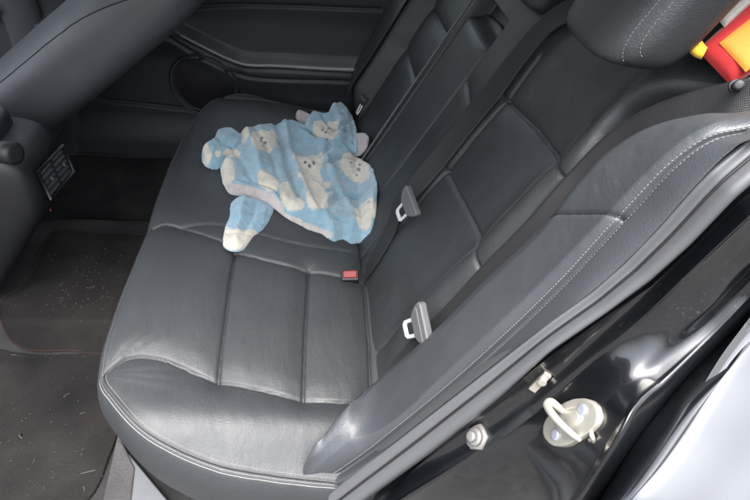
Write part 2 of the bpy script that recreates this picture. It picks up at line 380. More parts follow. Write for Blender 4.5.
# ---- headrests
def headrest(yc,w,v0,hgt,dep,h0,tilt,seam_ys,shear=.0,pe=.36):
    nu,nv=96,64
    u=np.linspace(-math.pi/2,math.pi/2,nv)[:,None]; a=np.linspace(0,2*math.pi,nu,endpoint=False)[None]
    def se(c,e): return np.sign(c)*np.abs(c)**e
    yy=se(np.cos(u),.22)*se(np.cos(a),pe)*w/2; hh=se(np.cos(u),.22)*se(np.sin(a),max(pe,.55))*dep/2; vv=se(np.sin(u),.40)*hgt/2+a*0
    yy=yy*(1-.05*vv/hgt); hh=hh+.012*np.cos(yy/w*3)
    c,s=math.cos(tilt),math.sin(tilt); v2=vv*c-hh*s-hh*shear*(.5-.5*np.tanh(vv/hgt*6)); h2=hh*c+vv*s
    for ys in seam_ys:
        pass
    seamd=np.min([np.abs(yy-ys) for ys in seam_ys],0) if seam_ys else yy*0+1
    nrm=1-.012*np.exp(-(seamd/.0028)**1.5)-.02*np.exp(-seamd/.018)
    h2=h2*nrm; v2=v2*nrm
    P=B0+np.dstack([yy*0,yy+yc,yy*0])+BU*(v0+hgt/2+v2)[...,None]+BN*(h0+h2)[...,None]
    b=MB(); b.grid(P,cv=True,flip=True); o=b.build('headrest',M['leather_back'],seat,fixn=True)
    if seam_ys:
        for ys in seam_ys:
            for dd in (-.0042,.0042):
                y0=ys+dd; pts=[]
                # walk the section y=y0 of the surface
                for th in np.linspace(-math.pi,math.pi,200,endpoint=False):
                    rr=1.0; best=None
                    vv0,hh0=math.sin(th),math.cos(th)
                    v_=se(nA(vv0),.40)*hgt/2; h_=se(nA(hh0),.55)*dep/2*(1-abs(2*y0/w)**4.6)**(.42)*1.0
                    k=(1-abs(2*y0/w)**4.8)**.22
                    v_=float(v_)*k; h_=float(h_)+.012*math.cos(y0/w*3)
                    f_=1-.02*math.exp(-.0055/.018)-.012*math.exp(-(.0055/.0028)**1.5)
                    va=(v_*c-h_*s-h_*shear*(.5-.5*math.tanh(v_/hgt*6)))*f_; ha=(h_*c+v_*s)*f_
                    pts.append((va,ha))
                from mathutils import Vector
                pts=nA(pts); W=B0+nA([0,y0+yc,0])+pts[:,:1]*BU+BN*(h0+pts[:,1:])+BU*(v0+hgt/2)
                ctr=W.mean(0)
                # snap to nearest point of the built surface
                ok,n_=[],[]
                for p in W:
                    r=o.closest_point_on_mesh(Vector(p)); ok.append(nA(r[1])+nA(r[2])*.0003); n_.append(nA(r[2]))
                ok,n_=nA(ok),nA(n_); kp=n_@BN>.12; ok,n_=ok[kp],n_[kp]
                if len(ok)>4 and ys: od=np.argsort(ok@BU); stitch_row(ok[od],n_[od],o,.0046,.00035)
    return o
headrest(.180,.180,.693,.23,.092,.090,R(2),[-.077,.077],.35,.56)
headrest(.62,.25,.640,.13,.12,.005,R(4),[-.07,.07])
headrest(1.02,.285,.690,.20,.135,.035,R(6),[-.075,.075])

# ---- near side bolster (fixed to the body beside the backrest)
Ipx=[(309,470),(312,452),(325,434),(350,404),(380,378),(434,331),(488,277),(540,228),(576,184),(608,152),(650,128),(702,117),(750,115),(860,95)]
Spx=[(309,474),(313,486),(330,479),(360,460),(400,431),(458,383),(515,332),(566,282),(605,240),(638,205),(672,169),(708,142),(750,131),(860,108)]
Opx=[(309,478),(316,492),(345,481),(385,450),(432,413),(490,368),(550,322),(592,291),(625,262),(658,228),(695,186),(728,153),(758,137),(870,112)]
Iy=[-.058,-.045,-.02,.02,.05,.062,.062,.06,.06,.056,.042,.02,-.006,-.05]
Sy=[-.060,-.063,-.062,-.058,-.055,-.05,-.05,-.05,-.05,-.05,-.052,-.055,-.06,-.08]
Oy=[-.060,-.068,-.080,-.085,-.087,-.087,-.087,-.087,-.087,-.087,-.087,-.087,-.09,-.11]
n=520
I=cat([onY(*p,y) for p,y in zip(Ipx[:4],Iy[:4])]+[bk(*onB(*p,h),h) for p,h in zip(Ipx[4:],[.035,.042,.045,.045,.045,.045,.042,.035,.02,-.02])],n);S=cat([onY(*p,y) for p,y in zip(Spx,Sy)],n);O=cat([onY(*p,y) for p,y in zip(Opx,Oy)],n)
ks=np.linspace(0,13,n)
n1=nA([-.62,-.42,.66]);n1/=np.linalg.norm(n1); n3=nA([-.35,-.90,.25]);n3/=np.linalg.norm(n3)
wid=np.linalg.norm(I-S,axis=1)
rows=[]
deep=nA([math.cos(BA),.25,-math.sin(BA)])
for t in (1,.7,.45,.25,.1): rows.append(I+deep*.06*t+n1*0-n1*.0)
NT=44
for j in range(NT+1):
    t=j/NT; b=math.sin(math.pi*t)**.75*.26*wid; b=np.minimum(b,.022)
    q=I*(1-t)+S*t+n1*b[:,None]
    seam=7.22+1.36*t-.10*math.sin(math.pi*t); d=np.abs(ks-seam)*.075
    q=q-n1*(.0035*np.exp(-(d/.0026)**1.4)+.003*np.exp(-d/.012))[:,None]
    dS=(1-t)*wid; q=q-n1*(.0030*np.exp(-(dS/.0045)**2))[:,None]
    i_=np.arange(n); q=q+n1*(fbm(ks*2.1,t*2.5+ks*0,41)*.004*math.sin(math.pi*t))[:,None]
    rows.append(q)
so=np.linalg.norm(O-S,axis=1)
for j in range(1,17):
    t=j/16; q=S*(1-t)+O*t+n3*(math.sin(math.pi*t)*np.minimum(.14*so,.006))[:,None]; q=q-n3*(.0022*np.exp(-(t*so/.004)**2))[:,None]; rows.append(q)
for t in (.15,.5,1): rows.append(O+nA([.035,.03,-.01])*t)
b=MB(); A=nA(rows); b.grid(A)
# close the nose
tip=A[:,0].mean(0); e=A[:,0]; b.grid(nA([e,e*.5+tip*.5+nA([.004,.01,-.002]),e*0+tip+nA([.01,.02,-.004])]))
bol=b.build('side_bolster',M['leather_bolster'],seat,fixn=True)
stitch_row(A[5+NT-2][8:]*.6+A[5+NT-3][8:]*.4+n1*.0006,n1,bol,.0046,.0004)
stitch_row(A[5+NT+1][8:]+n3*.0003,n3,bol,.0046,.0003)
sm_=MB()
pts=[]
for j in range(NT+1):
    t=j/NT; seam=7.22+1.36*t-.10*math.sin(math.pi*t); pts.append(A[5+j][int(round(seam/13*(n-1)))]+n1*.0004)
sm_.tube(nA(pts),.0012,6); sm_.build('seam_thread',M['seam'],bol)

# ================================================================== SEAT BELTS
def tongue(par,c,along,norm,ang,s=1,grip='plastic'):
    """metal latch plate with its plastic grip. along: towards the tip"""
    al=nA(along,float);al/=np.linalg.norm(al);nn=nA(norm,float);nn-=al*(nn@al);nn/=np.linalg.norm(nn);ac=np.cross(nn,al)
    ca,sa_=math.cos(ang),math.sin(ang); al,ac=al*ca+ac*sa_,ac*ca-al*sa_
    f=lambda a,b,h:nA(c)+s*(al*a+ac*b+nn*h)
    # plate: frame with slot
    o=[(0,-.015),(.034,-.0135),(.040,-.009),(.040,.009),(.034,.0135),(0,.015)]; i_=[(.011,-.0085),(.028,-.0085),(.031,-.006),(.031,.006),(.028,.0085),(.011,.0085)]
    m_=MB(); k=6; V=[f(a,b,h) for h in(.0,.0026) for L in(o,i_) for a,b in L]
    Fc=[]
    for q in range(k):
        r=(q+1)%k; Fc+=[(q,r,6+r,6+q),(12+q,18+q,18+r,12+r),(q,12+q,12+r,r),(6+q,6+r,18+r,18+q)]
    m_.add(V,Fc); plate=m_.build('latch_plate',M['steel'],par,smooth=False,bevel=.0006,fixn=True)
    g=MB(); prof=[(.006,-.014),(.000,-.022),(-.012,-.030),(-.021,-.032),(-.025,-.028),(-.025,.028),(-.021,.032),(-.012,.030),(.000,.022),(.006,.014)]
    V=[f(a,b,h) for h in(-.004,.008) for a,b in prof]; k=len(prof)
    g.add(V,[tuple(range(k))[::-1],tuple(range(k,2*k))]+[(q,(q+1)%k,k+(q+1)%k,k+q) for q in range(k)])
    g.build('grip',M[grip],par,smooth=False,bevel=.0028,fixn=True)
    g=MB(); prof=[(-.008,-.024),(-.012,-.026),(-.015,-.024),(-.015,.024),(-.012,.026),(-.008,.024)]
    k=6; V=[f(a,b,h) for h in(.0075,.0092) for a,b in prof]; g.add(V,[tuple(range(k))[::-1],tuple(range(k,2*k))]+[(q,(q+1)%k,k+(q+1)%k,k+q) for q in range(k)])
    g.build('slot_rim',M['greyplastic'],par,smooth=False,bevel=.0006,fixn=True)
def strip(path,across,w,th=.0013,n=200,cup=.0):
    P=spl(path,n); Ac=spl(across,n); Tt=np.gradient(P,axis=0); Tt/=np.linalg.norm(Tt,axis=1)[:,None]
    Ac=Ac-Tt*(Ac*Tt).sum(1)[:,None]; Ac/=np.linalg.norm(Ac,axis=1)[:,None]; Nn=np.cross(Ac,Tt)
    s=np.r_[0,np.cumsum(np.linalg.norm(np.diff(P,axis=0),axis=1))]
    rows=[];cc=[]
    a=np.r_[np.linspace(-1,1,15)]
    for side in (1,-1):
        for q in (a if side==1 else a[::-1]):
            rows.append(P+Ac*(q*w/2)+Nn*(side*th/2*(1-.5*abs(q)**8)+cup*(1-q*q))[...,None] if np.ndim(q)==0 and False else P+Ac*(q*w/2)+Nn*(side*th/2*(1-.5*abs(q)**8)+cup*(1-q*q)))
            cc.append(np.c_[np.full(n,q*w/2),s,s*0])
    return nA(rows),np.vstack(cc),P,Nn
def belt(name_label,path,across,tong,w=.047,n=220):
    t=thing('seat_belt',name_label,'seat belt','rear seat belts')
    A,cc,P,Nn=strip(path,across,w,n=n,cup=.0012); b=MB(); b.grid(A,cu=True,col=cc); b.build('webbing',M['web'],t,fixn=True)
    return t
# near belt
pn=[bk(*onB(*p,h),h) for p,h in [((386,384),.0),((394,370),.022),((424,341),.028),((452,315),.026),((488,278),.028),((538,230),.028),((580,184),.028),((616,148),.032),((650,127),.034),((693,112),.030),((750,100),.018),((810,88),-.02),((880,70),-.05)]]
ax=[nA([0,.9,.0])-BN*.1]*7+[nA([0,.9,0.])+BN*.1+BU*.1,nA([0,.75,0.])+BN*.3+BU*.5,nA([0,.4,0])+BU*.8+BN*.3,nA([0,.25,0.])+BU*.9+BN*.35,nA([0,.25,0.])+BU*.9+BN*.35,nA([0,.25,0.])+BU*.9+BN*.35]
tb=belt('dark seat belt nearest the open door, lying between near backrest and side bolster',pn,ax,None)
cN=bk(*onB(419,326,.050),.050); aN=bk(*onB(399,332,.046),.046)-cN
tongue(tb,cN,aN,nA([-.35,-.55,.75]),0,1.2,'greyplastic')
# mid belt
pm=[bk(.415,-.03,.01),bk(.412,.03,.018),bk(.437,.12,.022),bk(.448,.19,.036),bk(.455,.321,.030),bk(.455,.42,.030),bk(.452,.50,.030),bk(.455,.58,.032),bk(.450,.640,.030),bk(.425,.685,.024),bk(.385,.73,.008),bk(.36,.77,-.02)]
ax=[nA([0,1,0.])]*3+[nA([0,.85,0.])+BN*.5]*5+[nA([0,.9,0.])+BU*.2+BN*.4,nA([0,.8,0.])+BU*.6,nA([0,.75,0.])+BU*.65,nA([0,.75,0.])+BU*.65]
tb=belt('dark seat belt running down beside the armrest, its tongue above the red buckle',pm,ax,None)
cM=bk(*onB(408,206,.052),.052); aM=bk(*onB(396,219,.046),.046)-cM
tongue(tb,cM,aM,nA([-.45,-.45,.75]),0,1.12,'greyplastic')
# far belt
pf=[bk(1.16,-.03,.02),bk(1.155,.04,.05),bk(1.15,.10,.070),bk(1.135,.2,.072),bk(1.13,.35,.071),bk(1.13,.5,.071),bk(1.125,.62,.066),bk(1.11,.72,.03),bk(1.10,.80,-.04)]
tb=belt('shaded seat belt by the far door, farthest of the three, hanging over far backrest',pf,[nA([0,1,0.])]*9,None,w=.048)
cF=bk(*onB(363,103,.080),.080); aF=bk(*onB(357,114,.080),.080)-cF
tongue(tb,cF,aF,BN,0,.9)
# buckle with red button
bt=thing('belt_buckle','black belt buckle with bright red release button poking out behind the cushion','seat belt buckle')
c=onC(350,275,.022); al=nA([-.12,-.50,.86]);al/=np.linalg.norm(al); ac=nA([1,.1,-.16]);ac-=al*(ac@al);ac/=np.linalg.norm(ac);nn=np.cross(al,ac)
Mx=np.stack([al,ac,nn],1)
g=MB(); g.box(c-al*.024,(.05,.040,.026),Mx); g.build('housing',M['plastic'],bt,smooth=False,bevel=.004)
g=MB(); g.box(c+al*.0025+nn*.001,(.008,.032,.017),Mx); o=g.build('release_button',M['red'],bt,smooth=False,bevel=.0025); 
g=MB(); 

# belt guide ball by the window
gd=thing('belt_guide','small round black belt guide below the red cushion at the window pillar','belt guide')
g=MB(); c=onY(748,80,.0)-nA([.0,.0,.0]); g.cyl(c+nA([.02,.03,-.02]),nA([-.5,-.7,.5]),.0055,.010,28,.004); g.build('guide_cap',M['plastic'],gd,fixn=True)
g=MB(); g.cyl(c+nA([.022,.034,-.022]),nA([-.5,-.7,.5]),.007,.004,28); g.build('guide_base',M['plastic'],gd,fixn=True)

# ================================================================== CAR BODY
body=thing('parked_car','glossy black car body around the open rear doorway with grey rubber door seal','car')
n=420
def curve(L,yv):
    if np.ndim(yv)==0: yv=[yv]*len(L)
    P=nA([onY(*p,y) for p,y in zip(L,yv)]); return P
def byS(L,yv,smooth=10):
    """a line along the pillar, parametrised by its pillar diagonal and carried on straight past both ends"""
    L=nA(L,float); s=L[:,0]*.75-L[:,1]*.66; yv=np.broadcast_to(yv,(len(L),)).astype(float); m=n-120
    u0,u1=-45.,425.; u=np.linspace(u0,u1,m)
    def ex(A):
        r=np.interp(u,s,A); lo=u<s[0]; hi=u>s[-1]
        r[lo]=A[0]+(u[lo]-s[0])*(A[1]-A[0])/(s[1]-s[0]); r[hi]=A[-1]+(u[hi]-s[-1])*(A[-1]-A[-2])/(s[-1]-s[-2]); return r
    P=nA([onY(p,q,y) for p,q,y in zip(ex(L[:,0]),ex(L[:,1]),np.interp(u,s,yv))])
    lo=P[0]+nA([-.10,0,-.20])*np.linspace(1,0,60,endpoint=False)[:,None]*1.6
    hi=P[-1]+nA([.16,.05,.20])*np.linspace(0,1,61)[1:,None]*1.3
    P=np.vstack([lo,P,hi])
    for _ in range(smooth): P=np.vstack([P[:1],(P[:-2]+2*P[1:-1]+P[2:])/4,P[-1:]])
    return P
Oc=byS([(325,497),(385,451),(432,414),(490,369),(550,322),(592,292),(625,263),(658,229),(695,187),(728,154),(760,124)],-.086,20)
SE=byS([(365,500),(432,451),(500,396),(550,350),(605,312),(650,279),(690,243),(750,180)],-.100,20)
J1=byS([(380,500),(440,446),(466,425),(536,367),(600,320),(650,287),(700,240),(750,191)],-.102)
J2=byS([(402,500),(471,458),(536,412),(589,365),(640,320),(700,262),(750,215)],[-.135,-.13,-.12,-.115,-.112,-.112,-.112])
J3=byS([(572,510),(600,466),(625,423),(633,405),(660,383),(713,333),(750,295)],[-.235,-.225,-.205,-.19,-.165,-.135,-.122],60)
J4=byS([(600,505),(623,463),(645,430),(695,372),(730,340),(760,312)],[-.232,-.214,-.195,-.150,-.131,-.120],130)
J5=byS([(600,515),(650,452),(690,398),(747,336),(780,303)],[-.262,-.222,-.188,-.150,-.135],130)
J6=byS([(627,505),(660,470),(687,433),(727,365),(760,322)],[-.262,-.240,-.215,-.172,-.150],130)
def loft(cv,per,lifts=None):
    """smooth across; cv list of curves"""
    A=nA(cv); out=cat(A.reshape(len(cv),-1),(len(cv)-1)*per+1).reshape(-1,A.shape[1],3); return out
out_n=nA([-.35,-.85,.35]);out_n/=np.linalg.norm(out_n)
# rubber seal
w=SE-Oc; sl=[Oc+nA([.03,.04,0]),Oc-out_n*.004,Oc+w*.10+out_n*.003,Oc+w*.26+out_n*.008,Oc+w*.38+out_n*.0025,Oc+w*.46+out_n*.003,Oc+w*.62+out_n*.011,Oc+w*.80+out_n*.0125,Oc+w*.95+out_n*.007,Oc+w*1.0-out_n*.002,SE+nA([.02,.04,0])]
b=MB(); b.grid(loft(sl,5)); b.build('weatherstrip',M['rubber'],body,fixn=True)
lip=MB(); ll=Oc+w*.385+out_n*.0035; lip.tube(ll,.0016,6); lip.build('seal_lip',M['plastic'],body)
uu=np.r_[np.full(60,-45.),np.linspace(-45,425,n-120),np.full(60,425.)][:,None]
fn=nA([-.3,-.93,.2]);fn/=np.linalg.norm(fn)
d12=J2-J1
def mixc(a,b,t,l): return a*(1-t)+b*t+fn*l
jl=[SE+nA([.01,.05,0]),J1-fn*.010,J1-fn*.001,J1+fn*.001,mixc(J1,J2,.12,-.006),mixc(J1,J2,.35,-.016),mixc(J1,J2,.7,-.016),mixc(J1,J2,.9,-.004),J2+fn*.001,mixc(J2,J3,.06,.000),mixc(J2,J3,.3,-.003+.004*sm(120,360,uu)),mixc(J2,J3,.55,-.004+.009*sm(120,360,uu)+.002*np.sin(uu/16)*sm(160,260,uu)),mixc(J2,J3,.8,-.003),
    mixc(J2,J3,.93,.000),J3+fn*.004,mixc(J3,J4,.5,.005),J4-fn*.002,mixc(J4,J5,.4,-.011),mixc(J4,J5,.8,-.008),J5+fn*.006,mixc(J5,J6,.45,.010),J6]
q1=J6+nA([.012,-.010,-.001]); q2=J6+nA([.05,-.025,-.012]); q3=J6+nA([.15,-.06,-.05]); q4=J6+nA([.4,-.10,-.16]); q5=J6+nA([1.1,-.09,-.40])
b=MB(); b.grid(loft(jl,6)); jamb=b.build('door_jamb',M['paint'],body,fixn=True)
b=MB(); b.grid(loft([J6+nA([-.002,.01,.0]),J6-nA([0,.0015,0]),q1,q2,q3,q4,q5],8)); b.build('quarter_panel',M['paint_sky_glare'],body,fixn=True)
# striker
from mathutils.bvhtree import BVHTree
from mathutils import Vector
_bv=BVHTree.FromPolygons([tuple(v.co) for v in jamb.data.vertices],[tuple(p.vertices) for p in jamb.data.polygons])
def seat_on(px,py,out=0):
    r=MW@nA([px-375,250-py,-F]); h=_bv.ray_cast(Vector(CAM),Vector(r).normalized()); p,nn_=nA(h[0]),nA(h[1])
    if nn_@(CAM-p)<0: nn_=-nn_
    return p+nn_*out,nn_
P0,fns=seat_on(572,423,.004); u_=onplane(598,413,fns,fns@P0)-onplane(543,432,fns,fns@P0); u_/=np.linalg.norm(u_); nn=fns-u_*(fns@u_); nn/=np.linalg.norm(nn); v_=np.cross(nn,u_)
def onS(px,py,h): return onplane(px,py,nn,nn@P0+h)
ol=nA([onS(*p,0) for p in [(543,430),(547,442),(558,448),(573,444),(597,429),(602,416),(596,402),(581,397),(562,404),(548,417)]]); ol=arc(np.vstack([(lambda P:nA([q for a_,b_ in zip(P,np.roll(P,-1,0)) for q in (a_*.72+b_*.28,a_*.28+b_*.72)]))(ol),(ol[0]*.72+ol[1]*.28)[None]]),64)[:-1]; oc=ol.mean(0)
b=MB(); b.grid(nA([oc+(ol-oc)*k+nn*h for k,h in ((1.0,-.010),(1,-.002),(1,.001),(.975,.0028),(.93,.0032),(.5,.0032),(.02,.0032))]),cv=True); striker=b.build('striker',M['zinc'],body,fixn=True)
M['screwblue']=mat('screw_blue_zinc',(.42,.44,.52),.3,.5)
for p in ((583,410),(556,435)):
    m_=MB(); c=onS(*p,.003); m_.cyl(c,nn,.0068,.0030,26,.0058); sc=m_.build('screw',M['screwblue'],striker,fixn=True)
b=MB(); lp=spl([onS(565,414,.0),onS(559,408,.010),onS(551,402,.019),onS(547,405,.022),onS(552,414,.022),onS(561,424,.018),onS(572,434,.010),onS(580,440,.0)],60)
b.tube(lp,np.interp(np.linspace(0,1,60),[0,.25,.6,1],[.0036,.0050,.0046,.0034]),16); b.build('striker_loop',M['zinc'],striker,fixn=True)
oc2=onS(571,421,0); b=MB(); b.grid(nA([oc2+(ol-oc)*nA([k])+nn*h for k,h in ((.50,.0030),(.46,.0055),(.38,.007),(.2,.0075),(.02,.0075))]),cv=True); b.build('striker_boss',M['zinc'],striker,fixn=True)
b=MB(); b.tube([onS(590,428,-.002),onS(592,436,.001),onS(594,442,-.004)],.0028,10); b.build('hook',M['zinc'],striker,fixn=True)
# bumper bolt
P1,fn1=seat_on(478,437,.003)
b=MB(); b.cyl(P1-fn1*.006,fn1,.0195,.010,6,.0185); bb=b.build('hinge_bolt',M['zinc2'],body,fixn=True)
b=MB(); c2=P1+fn1*.004+v_*-.001+u_*.003; b.cyl(c2,fn1,.0125,.006,24,.010); b.cyl(c2+fn1*.006,fn1,.0075,.007,20,.006); b.build('bolt_head',M['zinc2'],bb,fixn=True)
b=MB(); b.cyl(P1-u_*.009+v_*-.006+fn1*.003,fn1,.006,.006,20,.005); b.build('rivet',M['zinc2'],bb,fixn=True)
# clip further up, half tucked in the channel
P2,fn2=seat_on(540,381,.002); b=MB(); e=onplane(556,366,fn2,fn2@P2)-P2; e/=np.linalg.norm(e); s2=np.cross(fn2,e)
b.box(P2,(.036,.010,.006),np.stack([e,s2,fn2],1)); b.cyl(P2+e*.006+fn2*.002,fn2,.0055,.006,18); b.build('seal_clip',M['zinc'],body,smooth=False,bevel=.001,fixn=True)
# cable at the foot of the jamb
cb=[onY(*p,-.106) for p in [(365,512),(400,492),(430,476),(455,460),(470,452)]]; b=MB(); b.tube(spl(cb,60),.0022,8); b.build('trim_wire',mat('tan_wire',(.42,.27,.16),.6),body)
# sill below the seat
b=MB(); xs=np.linspace(-1.2,.60,80); prf=[(.16,-.005),(.145,.012),(.12,.035),(.09,.045),(.05,.048),(.046,.052),(.0,.058),(-.03,.050),(-.05,.02),(-.06,-.06),(-.10,-.08),(-.14,-.13),(-.16,-.25)]
pr=cat(prf,60)
A=nA([[ (x,y-.15,z-.02) for x in xs] for y,z in pr]); b.grid(A[:23]); b.build('sill_carpet',M['sillcarpet'],body,fixn=True)
b=MB(); b.grid(A[22:40]); b.build('sill_trim',M['scuff'],body,fixn=True)
b=MB(); b.grid(A[39:]); b.build('sill',M['paint'],body,fixn=True)
hq=[onZ(*p,.02) for p in [(119,436),(136,470),(128,540),(96,540)]]
# roof, pillars, shelf, glass
def slab(name,quad,th,m,par=body,nrm=(0,0,1),bev=.01):
    q=nA(quad,float); nn=nA(nrm,float)*th; g=MB(); g.add(np.vstack([q,q+nn]),[(3,2,1,0),(4,5,6,7),(0,1,5,4),(1,2,6,5),(2,3,7,6),(3,0,4,7)]); return g.build(name,m,par,smooth=False,bevel=bev,fixn=True)
b=MB(); G=[]
for x in np.linspace(-1.0,1.05,30):
    G.append([(x,y,1.17+.10*(1-((y-.6)/.66)**2*.9)-.10*((x+.0)/1.0)**2) for y in np.linspace(.03,1.17,24)])
G=nA(G); b.grid(G); b.grid(G+nA([0,0,.03])); b.build('roof',M['headliner'],body,fixn=True)
slab('heel_trim',hq,.012,M['sillcarpet'],bev=.004)
slab('scuff_plate',[onZ(*p,.018) for p in [(129,455),(200,540),(118,540),(126,480)]],.010,M['scuff'],bev=.003)
shelf=slab('parcel_shelf',[(.86,.0,.855),(1.35,.05,.87),(1.35,1.2,.87),(.86,1.2,.855)],-.03,M['carpet'])
slab('rear_bulkhead',[(.62,.0,.20),(.86,.0,.83),(.86,1.2,.83),(.62,1.2,.20)],.02,M['plastic'],nrm=(1,0,0))
slab('rear_window',[(1.36,.10,.92),(1.36,1.12,.92),(1.02,1.06,1.15),(1.02,.16,1.15)],.004,M['glass'],nrm=(.5,0,.8),bev=0)
slab('far_pillar',[(.75,1.19,.6),(1.35,1.22,.88),(1.02,1.12,1.17),(.72,1.16,1.15)],.03,M['headliner'],nrm=(0,1,0))
# near C pillar trim above the bolster
cp=[onY(*p,y) for p,y in [((760,100),.03),((820,60),.03),((880,20),.03),((900,-60),.04)]]
# ================================================================== FAR DOOR
def sub(name,par,label=None):
    o=bpy.data.objects.new(name,None); COL.objects.link(o); o.parent=par
    return tag(o,label)
door=sub('rear_door',body,'dark closed far rear door with sloping armrest and round speaker grille')
xs=np.linspace(-.50,.80,420); zs=np.linspace(-.04,.66,300); Xg,Zg=np.meshgrid(xs,zs,indexing='ij')
D1=[onY(*p,1.27)[[0,2]] for p in [(172,22),(182,30),(205,42),(232,55),(250,60),(280,61),(330,64),(390,66)]]
D2=[onY(*p,1.27)[[0,2]] for p in [(160,15),(178,12),(200,6),(260,4),(380,8)]]
D3=[onY(*p,1.27)[[0,2]] for p in [(160,15),(165,30),(195,50),(230,68),(265,76),(330,78),(390,80)]]
cx=onY(205,84,1.27)[[0,2]]
yy=1.27+Xg*0
r=np.hypot((Xg-cx[0]),(Zg-cx[1]))
def dd(P): return dpoly(Xg,Zg,spl(P,60))
d1=dd(D1);d2=dd(D2);d3=dd(D3)
zl=np.interp(Xg,nA(D1)[:,0],nA(D1)[:,1])
yy-=.035*np.exp(-(d1/.014)**2)+.03*sm(.0,.03,zl-Zg)*sm(.13,.03,zl-Zg)
yy+=.008*np.exp(-(d2/.006)**2)+.010*np.exp(-(d3/.007)**2)
yy-=.012*sm(.118,.108,r)-.012*sm(.104,.094,r)
yy-=.03*sm(.17,.06,Zg)
yy+=.010*np.exp(-(np.abs(Zg-.185+.08*(Xg-.0))/.006)**2)
yy-=.02*sm(.5,.62,Zg)
b=MB(); b.grid(np.dstack([Xg,yy,Zg])); b.build('trim_panel',M['door'],door,fixn=True)
b=MB(); P=nA([[p[0],1.232,p[1]] for p in spl(D1[1:],80)]); b.tube(P,np.linspace(.004,.007,80),10); b.build('armrest_edge',mat('armrest_trim',(.16,.165,.17),.35),door)
b=MB(); th=np.linspace(0,2*math.pi,60,endpoint=False); b.tube(nA([[cx[0]+.108*math.cos(t),1.257,cx[1]+.108*math.sin(t)] for t in th]),.0035,8,closed=True); b.build('speaker_ring',M['doorsoft'],door)
g=MB(); g.grid(nA([[[cx[0]+r_*math.cos(t),1.262+.006*(r_/.1)**2,cx[1]+r_*math.sin(t)] for t in th] for r_ in (.001,.03,.06,.09,.103)]),cv=True); 
ms=mat('speaker_mesh',(.012,.012,.014),.5,.3); bump(ms,[(voro(ms,coords(ms),420),.5,.001)]); g.build('speaker_grille',ms,door)
slab('window_glass',[(-.5,1.235,.66),(.75,1.235,.66),(.70,1.16,1.12),(-.5,1.16,1.14)],.004,M['glass'],door,(0,1,0),0)
slab('sill_plate',[(-.47,1.235,.012),(-.30,1.235,.012),(-.30,1.25,.012),(-.47,1.25,.012)],.008,M['capgrey'],door,(0,0,1),.002)
# far centre pillar and front door beyond
fd=sub('front_door',body,'dark far front door with a pale armrest line')
xs=np.linspace(-1.5,-.52,120); zs=np.linspace(-.04,.72,80); Xg,Zg=np.meshgrid(xs,zs,indexing='ij'); yy=1.29-.05*np.exp(-((Zg-.50)/.03)**2)-.03*sm(.5,.7,Zg)
b=MB(); b.grid(np.dstack([Xg,yy,Zg])); b.build('trim_panel',M['door'],fd,fixn=True)
b=MB(); b.tube([(-1.4,1.228,.52),(-.9,1.228,.515),(-.56,1.228,.51)],.012,10); b.build('armrest',M['capgrey'],fd)
slab('window_glass',[(-1.45,1.255,.73),(-.56,1.255,.73),(-.56,1.18,1.10),(-1.1,1.18,1.10)],.004,M['glass'],fd,(0,1,0),0)
b=MB(); G=[]
for z in np.linspace(-.02,1.15,40):
    w_=.055+.04*math.exp(-z/.2); yb=1.235-.10*max(0,z-.6)
    G.append([(-.51+w_*math.sin(t),yb-.03*math.cos(t)+.03,z) for t in np.linspace(-math.pi/2,math.pi/2,14)])
b.grid(nA(G)); b.build('door_pillar',M['doorsoft'],body,fixn=True)

# ================================================================== FRONT SEAT
fs=thing('front_seat','back of the far front seat in smooth dark grey vinyl, leaning above the far footwell','car seat')
def rbox(fn_,nu=80,nv=60,e1=.5,e2=.5):
    u=np.linspace(-math.pi/2,math.pi/2,nv)[:,None]; a=np.linspace(0,2*math.pi,nu,endpoint=False)[None]
    se=lambda c,e: np.sign(c)*np.abs(c)**e
    return fn_(se(np.cos(u),e1)*se(np.cos(a),e2),se(np.cos(u),e1)*se(np.sin(a),e2),se(np.sin(u),e1)+a*0)
e0,e1=onY(0,65,.82),onY(72,0,.82); fu=(e1-e0)/np.linalg.norm(e1-e0); fu[1]=0; fnn=nA([fu[2],0,-fu[0]]); fc=e0+fu*.08+fnn*.098; fc[1]=1.045
def fsb(p,q,r_):
    y=q*.235; v=r_*.44; h=p*.100*(1-.06*r_)+.004*fbm(q*3+4,r_*3,71)
    return fc+fu*v[...,None]+fnn*h[...,None]+np.dstack([y*0,y*(1-.10*np.maximum(r_,0)**2),y*0])
b=MB(); b.grid(rbox(fsb,140,100,.40,.62),cv=True); sb_=b.build('backrest',M['leather_front'],fs,fixn=True)
b=MB(); pts=[onY(*p,.815) for p in spl([nA([-20,80]),nA([10,55]),nA([35,37]),nA([65,19]),nA([100,7]),nA([135,-3])],50)]
pts=[nA(sb_.closest_point_on_mesh(Vector(p))[1]) for p in pts]; b.tube(nA(pts),.0016,6); b.build('seam',M['seam'],sb_)
b=MB(); b.grid(rbox(lambda p,q,r_: nA([-.72,1.0,.22])+np.dstack([p*.27,q*.25,r_*.09]),60,40,.35,.35),cv=True); b.build('seat_cushion',M['leather_front'],fs,fixn=True)
